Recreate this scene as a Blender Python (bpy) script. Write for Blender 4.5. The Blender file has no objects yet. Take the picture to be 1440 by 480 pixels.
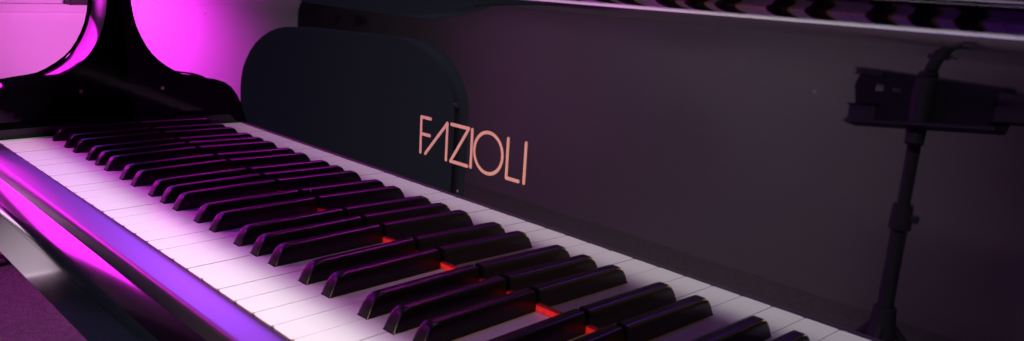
import bpy, bmesh, math, random
from mathutils import Vector, Matrix, Euler

random.seed(7)
scene = bpy.context.scene
COL = scene.collection
P = 0.0235                      # white key pitch (metres); z = 0 is the top of the white keys, y = 0 their front
FLOOR = -0.73

# ------------------------------------------------------------------ camera
cam_d = bpy.data.cameras.new("camera")
cam = bpy.data.objects.new("camera", cam_d)
COL.objects.link(cam)
cam.location = (1.0202, -0.2132, 0.2059)
cam.rotation_euler = Euler((1.3351, -0.0487, 0.8037), 'XYZ')
cam_d.sensor_fit = 'HORIZONTAL'
cam_d.sensor_width = 36.0
cam_d.lens = 36.0 * 1158.086 / 1440.0
cam_d.clip_start = 0.01
cam_d.clip_end = 60.0
cam_d.dof.use_dof = True
cam_d.dof.focus_distance = 0.80
cam_d.dof.aperture_fstop = 16.0
scene.camera = cam

# ------------------------------------------------------------------ world, view, lamps
w = bpy.data.worlds.new("World")
scene.world = w
w.use_nodes = True
w.node_tree.nodes["Background"].inputs[0].default_value = (0.30, 0.12, 0.42, 1)
w.node_tree.nodes["Background"].inputs[1].default_value = 0.012
scene.view_settings.view_transform = 'Standard'
scene.view_settings.look = 'None'
scene.view_settings.exposure = 0.0
scene.view_settings.gamma = 1.0
scene.cycles.use_denoising = True
scene.cycles.max_bounces = 8
scene.cycles.glossy_bounces = 6
scene.cycles.caustics_reflective = False
scene.cycles.sample_clamp_indirect = 6.0


def aim(o, target):
    d = Vector(target) - o.location
    o.rotation_euler = d.to_track_quat('-Z', 'Y').to_euler()


def area_lamp(name, loc, target, sx, sy, watts, color):
    d = bpy.data.lights.new(name, 'AREA')
    d.shape = 'RECTANGLE'
    d.size, d.size_y = sx, sy
    d.energy = watts
    d.color = color
    o = bpy.data.objects.new(name, d)
    COL.objects.link(o)
    o.location = loc
    aim(o, target)
    return o


def spot_lamp(name, loc, target, watts, color, angle, blend=0.8, size=0.06):
    d = bpy.data.lights.new(name, 'SPOT')
    d.energy = watts
    d.color = color
    d.spot_size = math.radians(angle)
    d.spot_blend = blend
    d.shadow_soft_size = size
    o = bpy.data.objects.new(name, d)
    COL.objects.link(o)
    o.location = loc
    aim(o, target)
    return o


# white studio light above the treble side: the fallboard shades the back half of the keys
v = area_lamp("white_studio_lamp", (0.85, 0.66, 1.55), (0.50, 0.02, 0.0), 0.34, 0.18, 5.2, (1.0, 0.96, 0.95))
v.data.spread = math.radians(70)
# magenta and violet LED panels on the bass side
v = area_lamp("violet_panel_lamp", (-2.2, 0.66, 1.42), (0.5, 0.2, 0.0), 1.9, 0.9, 7.4, (0.36, 0.06, 0.98))
v.data.spread = math.radians(75)
v = area_lamp("magenta_panel_lamp", (-2.2, -0.38, 0.66), (0.3, 0.0, 0.0), 1.2, 0.50, 2.3, (1.0, 0.02, 0.95))
v.data.spread = math.radians(75)
# coloured spots in front of the keyboard
spot_lamp("magenta_key_lamp", (-0.95, -1.05, 1.65), (0.08, 0.05, 0.0), 135, (1.0, 0.03, 0.95), 26, 1.0, 0.12)
spot_lamp("added_violet_fill", (0.35, -1.35, 1.35), (0.60, 0.08, 0.0), 28, (0.36, 0.06, 1.0), 34, 1.0, 0.12)  # violet fill added to tint the white keys between the sharps
spot_lamp("added_warm_fill", (0.80, -1.70, 0.27), (0.63, 0.14, 0.075), 118, (1.0, 0.58, 0.34), 14, 1.0, 0.08)  # warm fill added for lettering and felt, placed outside the mirror's view
# wall washes
spot_lamp("magenta_wall_lamp", (-1.90, -0.62, 0.18), (-2.3, -0.64, -0.10), 82, (1.0, 0.03, 1.0), 118, 1.0)
spot_lamp("pink_wall_lamp", (-1.35, 0.72, -0.10), (-2.3, 0.72, -0.10), 34, (1.0, 0.17, 0.88), 52, 1.0)
# white spot added to brighten the low box, and dim room light in front of the piano
spot_lamp("added_box_spot", (-1.25, -0.75, 0.35), (-1.72, -0.5, -0.6), 150, (1.0, 0.80, 0.98), 30, 0.8)
spot_lamp("added_carpet_spot", (-1.0, 1.1, 0.5), (-1.45, 0.40, -0.73), 34, (1.0, 0.22, 0.95), 60, 1.0, 0.08)  # extra spot added to lift the magenta on the carpet
spot_lamp("room_lamp", (0.0, -0.9, 1.6), (-1.0, -2.1, -0.25), 60, (0.95, 0.97, 1.0), 82, 1.0, 0.15)


# ------------------------------------------------------------------ materials
def mat(name, base, rough=0.5, ior=1.5, metallic=0.0, bump=None, var=None, rvar=None):
    m = bpy.data.materials.new(name)
    m.use_nodes = True
    nt = m.node_tree
    b = nt.nodes["Principled BSDF"]
    b.inputs["Base Color"].default_value = (*base, 1)
    b.inputs["Roughness"].default_value = rough
    b.inputs["IOR"].default_value = ior
    b.inputs["Metallic"].default_value = metallic
    tc = nt.nodes.new("ShaderNodeTexCoord")

    def noise(scale, detail=4):
        n = nt.nodes.new("ShaderNodeTexNoise")
        n.inputs["Scale"].default_value = scale
        n.inputs["Detail"].default_value = detail
        nt.links.new(tc.outputs["Object"], n.inputs["Vector"])
        return n
    if bump:
        scale, strength, dist = bump
        n = noise(scale)
        bp = nt.nodes.new("ShaderNodeBump")
        bp.inputs["Strength"].default_value = strength
        bp.inputs["Distance"].default_value = dist
        nt.links.new(n.outputs["Fac"], bp.inputs["Height"])
        nt.links.new(bp.outputs["Normal"], b.inputs["Normal"])
    if var:
        scale, other = var
        n = noise(scale, 6)
        r = nt.nodes.new("ShaderNodeValToRGB")
        r.color_ramp.elements[0].position = 0.35
        r.color_ramp.elements[1].position = 0.65
        r.color_ramp.elements[0].color = (*base, 1)
        r.color_ramp.elements[1].color = (*other, 1)
        nt.links.new(n.outputs["Fac"], r.inputs["Fac"])
        nt.links.new(r.outputs["Color"], b.inputs["Base Color"])
    if rvar:
        scale, lo, hi = rvar
        n = noise(scale, 5)
        mr = nt.nodes.new("ShaderNodeMapRange")
        mr.inputs["From Min"].default_value = 0.3
        mr.inputs["From Max"].default_value = 0.7
        mr.inputs["To Min"].default_value = lo
        mr.inputs["To Max"].default_value = hi
        nt.links.new(n.outputs["Fac"], mr.inputs["Value"])
        nt.links.new(mr.outputs["Result"], b.inputs["Roughness"])
    return m


M_MIRROR = mat("polished_black_lacquer", (0.004, 0.004, 0.005), 0.02, 4.2, bump=(5, 0.6, 0.00012), rvar=(9, 0.008, 0.028))
def dust(m, scale, size):
    """sparse pale specks lying on a polished surface"""
    nt = m.node_tree
    b = nt.nodes["Principled BSDF"]
    tc = nt.nodes.new("ShaderNodeTexCoord")
    vo = nt.nodes.new("ShaderNodeTexVoronoi")
    vo.inputs["Scale"].default_value = scale
    nt.links.new(tc.outputs["Object"], vo.inputs["Vector"])
    lt = nt.nodes.new("ShaderNodeMath")
    lt.operation = 'LESS_THAN'
    lt.inputs[1].default_value = size
    nt.links.new(vo.outputs["Distance"], lt.inputs[0])
    mx = nt.nodes.new("ShaderNodeMix")
    mx.data_type = 'RGBA'
    mx.inputs["A"].default_value = b.inputs["Base Color"].default_value
    mx.inputs["B"].default_value = (0.22, 0.2, 0.21, 1)
    nt.links.new(lt.outputs[0], mx.inputs["Factor"])
    nt.links.new(mx.outputs["Result"], b.inputs["Base Color"])


dust(M_MIRROR, 30, 0.032)
M_LACQUER = mat("black_lacquer", (0.003, 0.002, 0.004), 0.08, 1.4, rvar=(12, 0.06, 0.10))
M_SLIP = mat("satin_black_lacquer", (0.005, 0.004, 0.006), 0.31, 3.6)
M_BED = mat("keybed_lacquer", (0.004, 0.004, 0.005), 0.09, 3.4)
M_IVORY = mat("white_key_plastic", (0.80, 0.79, 0.77), 0.25, 1.5, rvar=(8, 0.235, 0.265))
M_WOODSHADE = mat("key_side_wood_shade", (0.46, 0.40, 0.37), 0.7)  # wood tone run up to the top, painting shade into the key gaps
M_EBONY = mat("black_key_ebony", (0.003, 0.002, 0.004), 0.33, 1.42)
M_FELT = mat("red_felt", (0.88, 0.025, 0.035), 0.95, bump=(900, 0.5, 0.0006), var=(400, (0.55, 0.012, 0.02)))
M_BRASS = mat("rose_brass", (0.98, 0.75, 0.55), 0.48, 1.5, 0.75)
M_DARKBRASS = mat("brass_screw", (0.75, 0.55, 0.30), 0.3, 1.5, 1.0)
M_CARPET = mat("carpet_pile", (0.19, 0.14, 0.175), 0.95, bump=(160, 0.8, 0.012), var=(60, (0.27, 0.20, 0.245)))
M_WALL = mat("white_wall_paint", (0.80, 0.79, 0.79), 0.8, bump=(60, 0.15, 0.002))
M_GREYWALL = mat("grey_wall_paint", (0.34, 0.32, 0.33), 0.8, bump=(60, 0.15, 0.002), var=(1.3, (0.29, 0.27, 0.29)))
M_LEATHER = mat("dark_upholstery", (0.042, 0.056, 0.088), 0.8, 1.3, bump=(300, 0.25, 0.001))
M_CHAIRMETAL = mat("black_metal", (0.006, 0.005, 0.007), 0.5, 1.4)
M_STAND = mat("dull_black_metal", (0.045, 0.038, 0.055), 0.7, 1.4)
M_GLASS = mat("dark_pane_glass", (0.006, 0.005, 0.008), 0.05, 1.5)
M_STEEL = mat("bright_steel", (0.7, 0.7, 0.72), 0.25, 1.5, 1.0)
M_WHITEBOX = mat("white_laminate", (0.82, 0.80, 0.80), 0.35)
M_FOIL = mat("shiny_purple_wrap", (0.62, 0.25, 0.62), 0.12, 2.2, 0.35)


# ------------------------------------------------------------------ mesh helpers
def link(name, me, parent=None):
    o = bpy.data.objects.new(name, me)
    COL.objects.link(o)
    if parent:
        o.parent = parent
    return o


def obj(name, bm, material, parent=None, smooth=False, sharp=40):
    me = bpy.data.meshes.new(name)
    bmesh.ops.recalc_face_normals(bm, faces=bm.faces)
    bm.to_mesh(me)
    bm.free()
    me.materials.append(material)
    if smooth:
        me.polygons.foreach_set("use_smooth", [True] * len(me.polygons))
        me.set_sharp_from_angle(angle=math.radians(sharp))
    return link(name, me, parent)


def prism(bm, pts, axis, a, b):
    """polygon pts extruded along an axis: 'x' takes (y,z), 'z' takes (x,y), 'y' takes (x,z)"""
    def co(p, t):
        return {'x': (t, p[0], p[1]), 'z': (p[0], p[1], t), 'y': (p[0], t, p[1])}[axis]
    v0 = [bm.verts.new(co(p, a)) for p in pts]
    v1 = [bm.verts.new(co(p, b)) for p in pts]
    n = len(pts)
    bm.faces.new(v0)
    bm.faces.new(list(reversed(v1)))
    for i in range(n):
        bm.faces.new((v0[i], v0[(i + 1) % n], v1[(i + 1) % n], v1[i]))
    return v0 + v1


def box(bm, x0, x1, y0, y1, z0, z1):
    return prism(bm, [(x0, y0), (x1, y0), (x1, y1), (x0, y1)], 'z', z0, z1)


def bevel(bm, width, seg=2, angle=30):
    bm.normal_update()
    es = [e for e in bm.edges if len(e.link_faces) == 2 and e.calc_face_angle(0) > math.radians(angle)]
    bmesh.ops.bevel(bm, geom=es, offset=width, segments=seg, profile=0.5, affect='EDGES', clamp_overlap=True)


def tube(bm, p0, p1, r0, r1=None, seg=20):
    r1 = r0 if r1 is None else r1
    p0, p1 = Vector(p0), Vector(p1)
    q = (p1 - p0).to_track_quat('Z', 'Y').to_matrix().to_4x4()
    m = Matrix.Translation((p0 + p1) / 2) @ q
    bmesh.ops.create_cone(bm, cap_ends=True, segments=seg, radius1=r0, radius2=r1, depth=(p1 - p0).length, matrix=m)


def thing(name, label, cat, loc=(0, 0, 0), rotz=0.0):
    o = bpy.data.objects.new(name, None)
    COL.objects.link(o)
    o.location = loc
    o.rotation_euler = (0, 0, rotz)
    o["label"] = label
    o["category"] = cat
    return o


def structure(o):
    o["kind"] = "structure"
    return o


# ------------------------------------------------------------------ the setting
bm = bmesh.new()
box(bm, -4.2, 3.4, -2.8, 3.2, FLOOR - 0.05, FLOOR)
structure(obj("floor", bm, M_CARPET))

WX = -2.30      # the lit wall beyond the bass end
bm = bmesh.new()
box(bm, WX - 1.4, WX, -1.40, 3.2, FLOOR, 2.0)
wl = structure(obj("wall_left", bm, M_WALL))
bm = bmesh.new()
box(bm, -4.2, 3.4, -2.25, -2.12, FLOOR, 2.0)
wf = structure(obj("wall_front", bm, M_GREYWALL))
bm = bmesh.new()
box(bm, WX, WX + 0.03, -0.1, 2.2, -0.012, 0.018)
bevel(bm, 0.004)
obj("window_ledge", bm, M_WALL, wl)
bm = bmesh.new()
box(bm, WX + 0.001, WX + 0.010, 0.10, 1.5, 0.06, 1.2)
obj("added_dark_pane", bm, M_GLASS, wl)  # dark pane added so the arm top reflects dark instead of lit wall
bm = bmesh.new()
for (a, b, c, d) in ((0.06, 1.54, 0.019, 0.06), (0.06, 1.54, 1.2, 1.24), (0.06, 0.10, 0.06, 1.2), (0.78, 0.82, 0.06, 1.2), (1.50, 1.54, 0.06, 1.2)):
    box(bm, WX + 0.0005, WX + 0.022, a, b, c, d)
obj("added_pane_frame", bm, M_WALL, wl)  # frame around the added pane

# ------------------------------------------------------------------ the grand piano
piano = thing("grand_piano", "black lacquered grand piano with open polished fallboard and lettering above the keys", "piano", (0, 0, FLOOR))
PZ = -FLOOR                 # parts are modelled with z = 0 at key level, the Empty stands on the floor


def part(name, bm, material, smooth=False, parent=None, sharp=40):
    o = obj(name, bm, material, parent or piano, smooth, sharp)
    if parent is None:
        o.location.z = PZ
    return o


NW = 52
BIAS = {1: -0.0025, 2: 0.0025, 4: -0.003, 5: 0.0, 6: 0.003}
blacks = {}
for i in range(1, NW):
    k = (i - 2) % 7
    if k in BIAS and i < 51:
        blacks[i] = i * P + BIAS[k]
YF = 0.1417                 # fallboard plane
YBACK = YF + 0.03
GAP = 0.00065
KY0, KYH = 0.0018, 0.0500   # front of a white key, back of its head
CR = 0.0017                 # plan radius of the front corners
HB = 0.0062                 # half slot for a black key

for i in range(NW):
    x0, x1 = i * P + GAP, (i + 1) * P - GAP
    lx = blacks[i] + HB if i in blacks else x0
    rx = blacks[i + 1] - HB if i + 1 in blacks else x1
    pts = []
    for (ex, sg) in ((x0, 1), (x1, -1)):      # front corners rounded in plan
        arc = [(ex + sg * CR * (1 - math.cos(math.radians(t))), KY0 + CR * (1 - math.sin(math.radians(t)))) for t in (0, 30, 60, 90)]
        pts += arc if sg == 1 else list(reversed(arc))
    if i + 1 in blacks:
        pts += [(x1, KYH - 0.0012), (rx, KYH - 0.0012)]
    pts.append((rx, YBACK))
    pts.append((lx, YBACK))
    if i in blacks:
        pts += [(lx, KYH - 0.0012), (x0, KYH - 0.0012)]
    bm = bmesh.new()
    dz = random.uniform(-0.0001, 0.0001)
    prism(bm, pts, 'z', -0.021, dz)
    bm.normal_update()
    top = [e for e in bm.edges if all(v.co.z > -0.01 for v in e.verts)]
    bmesh.ops.bevel(bm, geom=top, offset=0.00045, segments=1, profile=0.5, affect="EDGES", clamp_overlap=False)
    bm.normal_update()
    for f in bm.faces:
        if abs(f.normal.x) > 0.9:
            f.material_index = 1
    key = part("white_key", bm, M_IVORY)
    key.data.materials.append(M_WOODSHADE)

for i, xc in blacks.items():
    bm = bmesh.new()
    rings = []
    # (y, half width, z): a sharp with a leaning rounded front and softly rounded shoulders
    yb, ye = 0.0500, YF - 0.0022
    h = 0.0132
    secs = [(yb, yb, 0.0056, 0.0), (yb + 0.0005, yb + 0.0040, 0.0056, 0.62), (yb + 0.0008, yb + 0.0066, 0.0054, 0.88),
            (yb + 0.0012, yb + 0.0095, 0.0054, 0.985), (yb + 0.004, yb + 0.014, 0.0054, 1.0), (ye, ye, 0.0054, 1.0)]
    prof = [(-1.0, 0.0), (-0.97, 0.45), (-0.92, 0.76), (-0.84, 0.90), (-0.70, 0.975), (-0.45, 1.0), (0.45, 1.0),
            (0.70, 0.975), (0.84, 0.90), (0.92, 0.76), (0.97, 0.45), (1.0, 0.0)]
    for (ybot, ytop, hw, top) in secs:
        ring = []
        for (u, v) in prof:
            z = -0.0015 + (h * top + 0.0015) * v if top > 0 else -0.0015 + 0.002 * v
            ring.append(bm.verts.new((xc + u * hw, ybot + (ytop - ybot) * v, z)))
        rings.append(ring)
    for a, b in zip(rings, rings[1:]):
        for j in range(len(prof) - 1):
            bm.faces.new((a[j], a[j + 1], b[j + 1], b[j]))
    bm.faces.new(rings[0])
    bm.faces.new(list(reversed(rings[-1])))
    part("black_key", bm, M_EBONY, True, sharp=60)

# red felt strip under the fallboard
bm = bmesh.new()
box(bm, -0.001, NW * P + 0.001, YF - 0.0016, YF + 0.004, 0.0004, 0.0046)
bevel(bm, 0.0006)
part("felt_strip", bm, M_FELT, True)

# fallboard: a plane leaning back a little, then a cove that curls forward into the lip
T = 0.0162
XL, XR = -0.017, NW * P + 0.017
prof = [(YF, 0.005)]
y, z = YF, 0.005
s = 0.0
ds = 0.0005


def cove_angle(s):
    if s < 0.1597:
        return 0.0
    if s < 0.1797:
        return 9.0 * ((s - 0.1597) / 0.020) ** 1.6
    return min(84.0, 9.0 + (s - 0.1797) / 0.00036)


while s < 0.2085:
    a = math.radians(cove_angle(s + ds / 2))
    y += ds * math.sin(T - a)
    z += ds * math.cos(T - a)
    s += ds
    if s > 0.1575 or abs((s / 0.02) - round(s / 0.02)) < 1e-3:
        prof.append((y, z))
lip_y, lip_z = prof[-1]
n_front = len(prof)
for k in range(1, 9):       # rounded lip nose
    a = math.radians(-82 + k * 21)
    prof.append((lip_y - 0.004 * (math.cos(a) - 0.139), lip_z + 0.004 * (math.sin(a) + 0.990)))
prof += [(YF + 0.004, lip_z + 0.008), (YF + 0.022, lip_z + 0.004), (YF + 0.024, 0.02), (YF + 0.022, 0.005)]
bm = bmesh.new()
prism(bm, prof, 'x', XL, XR)
fall = part("fallboard", bm, M_MIRROR, True, sharp=35)

# inlaid lettering on the fallboard plane: (x, height up the plane)
bm = bmesh.new()


def on_plane(x, h, out=0.0):
    return Vector((x, YF + h * math.sin(T) - out * math.cos(T), 0.003 + h * math.cos(T) + out * math.sin(T)))


def stroke(x0, h0, x1, h1, wd=0.0023):
    d = Vector((x1 - x0, h1 - h0)).normalized()
    nrm = Vector((-d.y, d.x)) * wd / 2
    pts = []
    for k in range(9):
        a = math.pi * (k / 8)
        o = -d * math.sin(a) * wd / 2 + nrm * math.cos(a)
        pts.append((x0 + o.x, h0 + o.y))
    for k in range(9):
        a = math.pi * (k / 8)
        o = d * math.sin(a) * wd / 2 - nrm * math.cos(a)
        pts.append((x1 + o.x, h1 + o.y))
    flat(pts)


ZL = [0]


def flat(pts):
    ZL[0] += 1
    out = 0.0002 + 0.00001 * ZL[0]
    t = [bm.verts.new(on_plane(px, ph, out)) for px, ph in pts]
    b = [bm.verts.new(on_plane(px, ph, -0.0003)) for px, ph in pts]
    n = len(pts)
    bm.faces.new(t)
    for i in range(n):
        bm.faces.new((t[i], t[(i + 1) % n], b[(i + 1) % n], b[i]))


LO, HI = 0.0755, 0.1010
stroke(0.5655, LO, 0.5655, HI)                       # F
stroke(0.5655, HI, 0.5758, HI)
stroke(0.5655, 0.0890, 0.5755, 0.0890)
stroke(0.5712, LO, 0.5942, HI)                       # A without its bar
stroke(0.5942, HI, 0.5942, LO)
stroke(0.5985, HI, 0.6165, HI)                       # Z
stroke(0.6165, HI, 0.5990, LO)
stroke(0.5990, LO, 0.6165, LO)
stroke(0.6200, LO, 0.6200, HI)                       # I
ZL[0] += 1
for k in range(48):                                  # O
    q = []
    for (aa, rr) in ((k, 0.0147), (k + 1, 0.0147), (k + 1, 0.0124), (k, 0.0124)):
        a = 2 * math.pi * aa / 48
        q.append(bm.verts.new(on_plane(0.6366 + rr * math.cos(a), 0.0882 + rr * math.sin(a), 0.0004)))
    bm.faces.new(q)
stroke(0.6545, HI, 0.6545, LO)                       # L
stroke(0.6545, LO, 0.6655, LO)
stroke(0.6705, LO, 0.6705, HI)                       # I
bmesh.ops.remove_doubles(bm, verts=bm.verts, dist=0.00002)
obj("lettering", bm, M_BRASS, fall)

# arms at both ends of the keyboard, running on as the sides of the case
side = [(-0.028, -0.036), (-0.022, -0.020), (-0.015, -0.004), (-0.0105, 0.009), (-0.0065, 0.021), (-0.001, 0.033), (0.006, 0.0425), (0.015, 0.0490), (0.028, 0.0530),
        (0.045, 0.0555), (0.058, 0.0570), (0.068, 0.0590), (0.079, 0.0640), (0.090, 0.0705), (0.100, 0.0780), (0.109, 0.0870), (0.116, 0.0970), (0.122, 0.1080),
        (0.127, 0.1200), (0.1305, 0.1330), (0.1330, 0.1480), (0.1345, 0.1640), (0.1350, 0.190)]
side_poly = side + [(1.10, 0.190), (1.10, -0.09), (-0.030, -0.09)]
for (xa, xb) in ((-0.018 - 0.066, -0.018), (NW * P + 0.018, NW * P + 0.084)):
    bm = bmesh.new()
    prism(bm, side_poly, 'x', xa, xb)
    bm.normal_update()
    es = [e for e in bm.edges if abs(e.verts[0].co.x - e.verts[1].co.x) < 1e-6 and e.verts[0].co.z > -0.05 and e.verts[1].co.z > -0.05]
    bmesh.ops.bevel(bm, geom=es, offset=0.003, segments=4, profile=0.5, affect='EDGES', clamp_overlap=True)
    arm = part("arm", bm, M_LACQUER, True, sharp=40)
    inner = xb if xa < 0 else xa
    sgn = 1 if xa < 0 else -1
    bm = bmesh.new()
    tube(bm, (inner - 0.001 * sgn, 0.095, 0.046), (inner + 0.0012 * sgn, 0.095, 0.046), 0.0026, 0.0022, 16)
    obj("screw", bm, M_DARKBRASS, arm, True)

for (xa, xb) in ((-0.0178, -0.0012), (NW * P + 0.0012, NW * P + 0.0178)):
    bm = bmesh.new()
    box(bm, xa, xb, -0.001, YF - 0.002, -0.03, 0.0125)
    bevel(bm, 0.0022, 3)
    part("key_block", bm, M_LACQUER, True)

# key slip with its rounded top, and the keybed below it
slip = [(0.0013, -0.016), (0.0013, -0.0016), (0.0008, -0.0010)]
for k in range(0, 11):
    t = k / 10.0
    slip.append((-0.0004 - 0.0181 * t, -0.0009 - 0.0042 * t ** 1.4))
slip += [(-0.0194, -0.0060), (-0.0202, -0.0072), (-0.0206, -0.0090), (-0.0210, -0.0170)]
slip += [(-0.0210, -0.0172), (0.0013, -0.0172)]
bm = bmesh.new()
prism(bm, slip, 'x', XL - 0.0005, XR + 0.0005)
part("key_slip", bm, M_SLIP, True, sharp=32)
mould = [(0.0013, -0.0174), (-0.0208, -0.0174), (-0.0213, -0.0178), (-0.0326, -0.0300), (-0.0334, -0.0313), (-0.0341, -0.0340), (-0.0341, -0.0402), (0.0013, -0.0402)]
bm = bmesh.new()
prism(bm, mould, 'x', XL - 0.0003, XR + 0.0003)
part("moulding", bm, M_BED, True, sharp=32)
bm = bmesh.new()
box(bm, -0.0170, NW * P + 0.0170, -0.0342, 0.60, -0.0815, -0.0405)
part("keybed", bm, M_BED, True)

# flat shelf for the music desk behind the fallboard, and the case behind it
bm = bmesh.new()
box(bm, XL, XR, YF + 0.03, 0.62, 0.165, 0.183)
bevel(bm, 0.003)
part("desk_shelf", bm, M_LACQUER, True)
bm = bmesh.new()
box(bm, XL, XR, 0.62, 1.10, -0.088, 0.15)
part("case", bm, M_LACQUER)
for (lx, ly) in ((0.06, 0.22), (NW * P - 0.06, 0.22), (0.6, 1.0)):
    bm = bmesh.new()
    tube(bm, (lx, ly, FLOOR + 0.055), (lx, ly, -0.091), 0.045, 0.075, 24)
    leg = part("leg", bm, M_LACQUER, True)
    bm = bmesh.new()
    tube(bm, (lx - 0.018, ly, FLOOR + 0.028), (lx + 0.018, ly, FLOOR + 0.028), 0.028, 0.028, 24)
    obj("caster", bm, M_DARKBRASS, leg, True)

# ------------------------------------------------------------------ things the lacquer reflects
# chair pushed in at the bass end
A, B = Vector((-0.486, -0.250)), Vector((-0.058, -0.406))
mid = (A + B) / 2
rot = math.atan2(B.y - A.y, B.x - A.x)
chair = thing("chair", "black upholstered chair with a broad round-cornered backrest, mirrored in the fallboard left of the lettering", "chair", (mid.x, mid.y, FLOOR), rot)
W2 = (B - A).length / 2


def rounded(x0, x1, z0, z1, rt, rb, n=10):
    pts = []
    for (cx, cz, r, a0) in ((x1 - rt, z1 - rt, rt, 0), (x0 + rt, z1 - rt, rt, 90), (x0 + rb, z0 + rb, rb, 180), (x1 - rb, z0 + rb, rb, 270)):
        for k in range(n + 1):
            a = math.radians(a0 + 90 * k / n)
            pts.append((cx + r * math.cos(a), cz + r * math.sin(a)))
    return pts


bm = bmesh.new()
prism(bm, rounded(-W2, W2, 0.24, 0.818, 0.115, 0.03), 'y', -0.05, 0.0)
bm.normal_update()
es = [e for e in bm.edges if abs(e.verts[0].co.y - e.verts[1].co.y) < 1e-6]
bmesh.ops.bevel(bm, geom=es, offset=0.014, segments=4, profile=0.5, affect='EDGES', clamp_overlap=True)
obj("backrest", bm, M_LEATHER, chair, True)
bm = bmesh.new()
prism(bm, rounded(-W2 + 0.01, W2 - 0.02, 0.02, 0.29, 0.06, 0.03), 'z', 0.20, 0.34)
bevel(bm, 0.015, 3)
obj("seat", bm, M_LEATHER, chair, True)
for sx in (-1, 1):
    bm = bmesh.new()
    tube(bm, (sx * (W2 - 0.05), -0.035, 0.0), (sx * (W2 - 0.05), -0.025, 0.30), 0.016, 0.016)
    obj("leg", bm, M_CHAIRMETAL, chair, True)
    bm = bmesh.new()
    tube(bm, (sx * (W2 - 0.06), 0.25, 0.0), (sx * (W2 - 0.06), 0.25, 0.21), 0.014, 0.016)
    obj("leg", bm, M_CHAIRMETAL, chair, True)
    for zz in (0.725, 0.69):
        bm = bmesh.new()
        tube(bm, (sx * W2 - 0.004 * sx, -0.025, zz), (sx * W2 + 0.003 * sx, -0.025, zz), 0.006, 0.005, 16)
        obj("bolt", bm, M_STEEL, chair, True)

# music stand near the front wall
SX, SY = 0.433, -1.20
stand = thing("music_stand", "black folding music stand on a tripod, mirrored at the right of the fallboard", "music stand", (SX, SY, FLOOR))
bm = bmesh.new()
tube(bm, (0, 0, 0.20), (0, 0, 0.56), 0.0155)
tube(bm, (0, 0, 0.53), (0.0, 0, 0.73), 0.0125)
obj("pole", bm, M_STAND, stand, True)
bm = bmesh.new()
tube(bm, (0, 0, 0.515), (0, 0, 0.565), 0.022, 0.019)
tube(bm, (0, 0, 0.54), (0.032, 0, 0.54), 0.006, 0.008)
obj("clamp", bm, M_STAND, stand, True)
bm = bmesh.new()
tube(bm, (0, 0, 0.265), (0, 0, 0.345), 0.030, 0.022)
obj("tripod_hub", bm, M_STAND, stand, True)
for k in range(3):
    a = math.radians(200 + 120 * k)
    bm = bmesh.new()
    tube(bm, (0.015 * math.cos(a), 0.015 * math.sin(a), 0.31), (0.27 * math.cos(a), 0.27 * math.sin(a), 0.012), 0.009, 0.008, 12)
    leg = obj("leg", bm, M_STAND, stand, True)
    bm = bmesh.new()
    tube(bm, (0.26 * math.cos(a), 0.26 * math.sin(a), 0.021), (0.276 * math.cos(a), 0.276 * math.sin(a), 0.003), 0.011, 0.012, 12)
    obj("rubber_foot", bm, M_STAND, leg, True)
# desk of the stand: a plate with two pairs of slots, wider at the top
bm = bmesh.new()
xs = [0, .14, .19, .25, .30, .68, .73, .79, .84, 1.0]
zs = [0, .34, .50, 1.0]
grid = {}
for i, u in enumerate(xs):
    for j, v in enumerate(zs):
        wd = 0.29 + 0.10 * v
        grid[i, j] = bm.verts.new(((u - 0.5) * wd, 0.0, v * 0.21))
for i in range(len(xs) - 1):
    for j in range(len(zs) - 1):
        if j == 1 and i in (1, 3, 5, 7):
            continue
        bm.faces.new((grid[i, j], grid[i + 1, j], grid[i + 1, j + 1], grid[i, j + 1]))
bmesh.ops.solidify(bm, geom=bm.faces[:], thickness=0.003)
box(bm, -0.145, 0.145, 0.002, 0.05, -0.004, 0.002)
desk = obj("desk", bm, M_STAND, stand)
desk.location = (0.016, 0.0, 0.722)
desk.rotation_euler = (math.radians(14), math.radians(-6), math.radians(6))

for (cx, cz) in ((-0.135, 0.02), (0.15, 0.03)):      # folding wings at the foot of the desk
    bm = bmesh.new()
    box(bm, cx - 0.03, cx + 0.03, -0.012, 0.008, cz - 0.012, cz + 0.022)
    bevel(bm, 0.005)
    tube(bm, (cx, -0.004, cz + 0.01), (cx * 1.18, -0.02, cz + 0.09), 0.004, 0.003, 10)
    obj("page_clip", bm, M_STAND, desk, True)
bm = bmesh.new()
tube(bm, (-0.012, 0.012, -0.035), (-0.012, 0.012, 0.07), 0.017, 0.022, 16)
obj("desk_joint", bm, M_STAND, desk, True)

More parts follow.
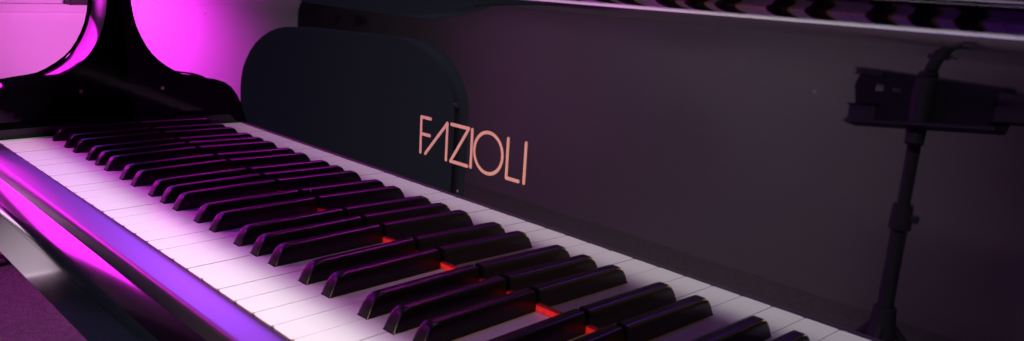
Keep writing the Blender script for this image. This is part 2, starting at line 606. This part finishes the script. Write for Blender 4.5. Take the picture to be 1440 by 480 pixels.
# low white box added to give the keybed front its pale reflection
wb = thing("added_white_box", "low white box added on the carpet for the pale reflection in the keybed front at the lower left", "box", (-1.78, -0.62, FLOOR))
bm = bmesh.new()
box(bm, -0.20, 0.20, -0.34, 0.30, 0.0, 0.215)
bevel(bm, 0.006)
obj("body", bm, M_WHITEBOX, wb, True)
bm = bmesh.new()
box(bm, -0.205, 0.205, -0.345, 0.305, 0.217, 0.245)
bevel(bm, 0.005)
obj("lid", bm, M_WHITEBOX, wb, True)

# crumpled shiny wrapping on the carpet
bm = bmesh.new()
bmesh.ops.create_icosphere(bm, subdivisions=4, radius=0.12)
from mathutils import noise as mnoise
for v in bm.verts:
    d = v.co.normalized()
    k = 1 + 0.35 * mnoise.noise(d * 2.3) + 0.22 * abs(mnoise.noise(d * 6.1)) + 0.10 * mnoise.noise(d * 13)
    v.co = Vector((d.x * 0.12 * k, d.y * 0.15 * k, max(-0.035, d.z * 0.06 * k)))
wrap = obj("crumpled_bag", bm, M_FOIL)
wrap.location = (-1.83, 0.325, FLOOR + 0.035)
wrap["label"] = "shiny crumpled pink and purple bag lying on the carpet at the left edge"
wrap["category"] = "bag"

# dark box on the ledge
bm = bmesh.new()
box(bm, -0.03, 0.03, -0.09, 0.12, 0.0, 0.16)
bevel(bm, 0.004)
db = obj("speaker_box", bm, M_CHAIRMETAL)
db.location = (WX + 0.065, 0.82, 0.0185)
db["label"] = "small dark box standing on the pale wall ledge"
db["category"] = "box"

# small black boxes on the grey wall
for (bx0, bz0, w_, h_, lab) in ((-2.78, 0.055, 0.10, 0.055, "wider black box fixed to the grey wall, mirrored above the chair back"),
                                (-2.99, 0.075, 0.03, 0.085, "narrow upright black box fixed to the grey wall, mirrored above the chair back")):
    bm = bmesh.new()
    box(bm, -w_ / 2, w_ / 2, 0.0, 0.05, -h_ / 2, h_ / 2)
    bevel(bm, 0.006)
    o = obj("wall_box", bm, M_CHAIRMETAL)
    o.location = (bx0, -2.1185, bz0)
    o["label"] = lab
    o["category"] = "box"
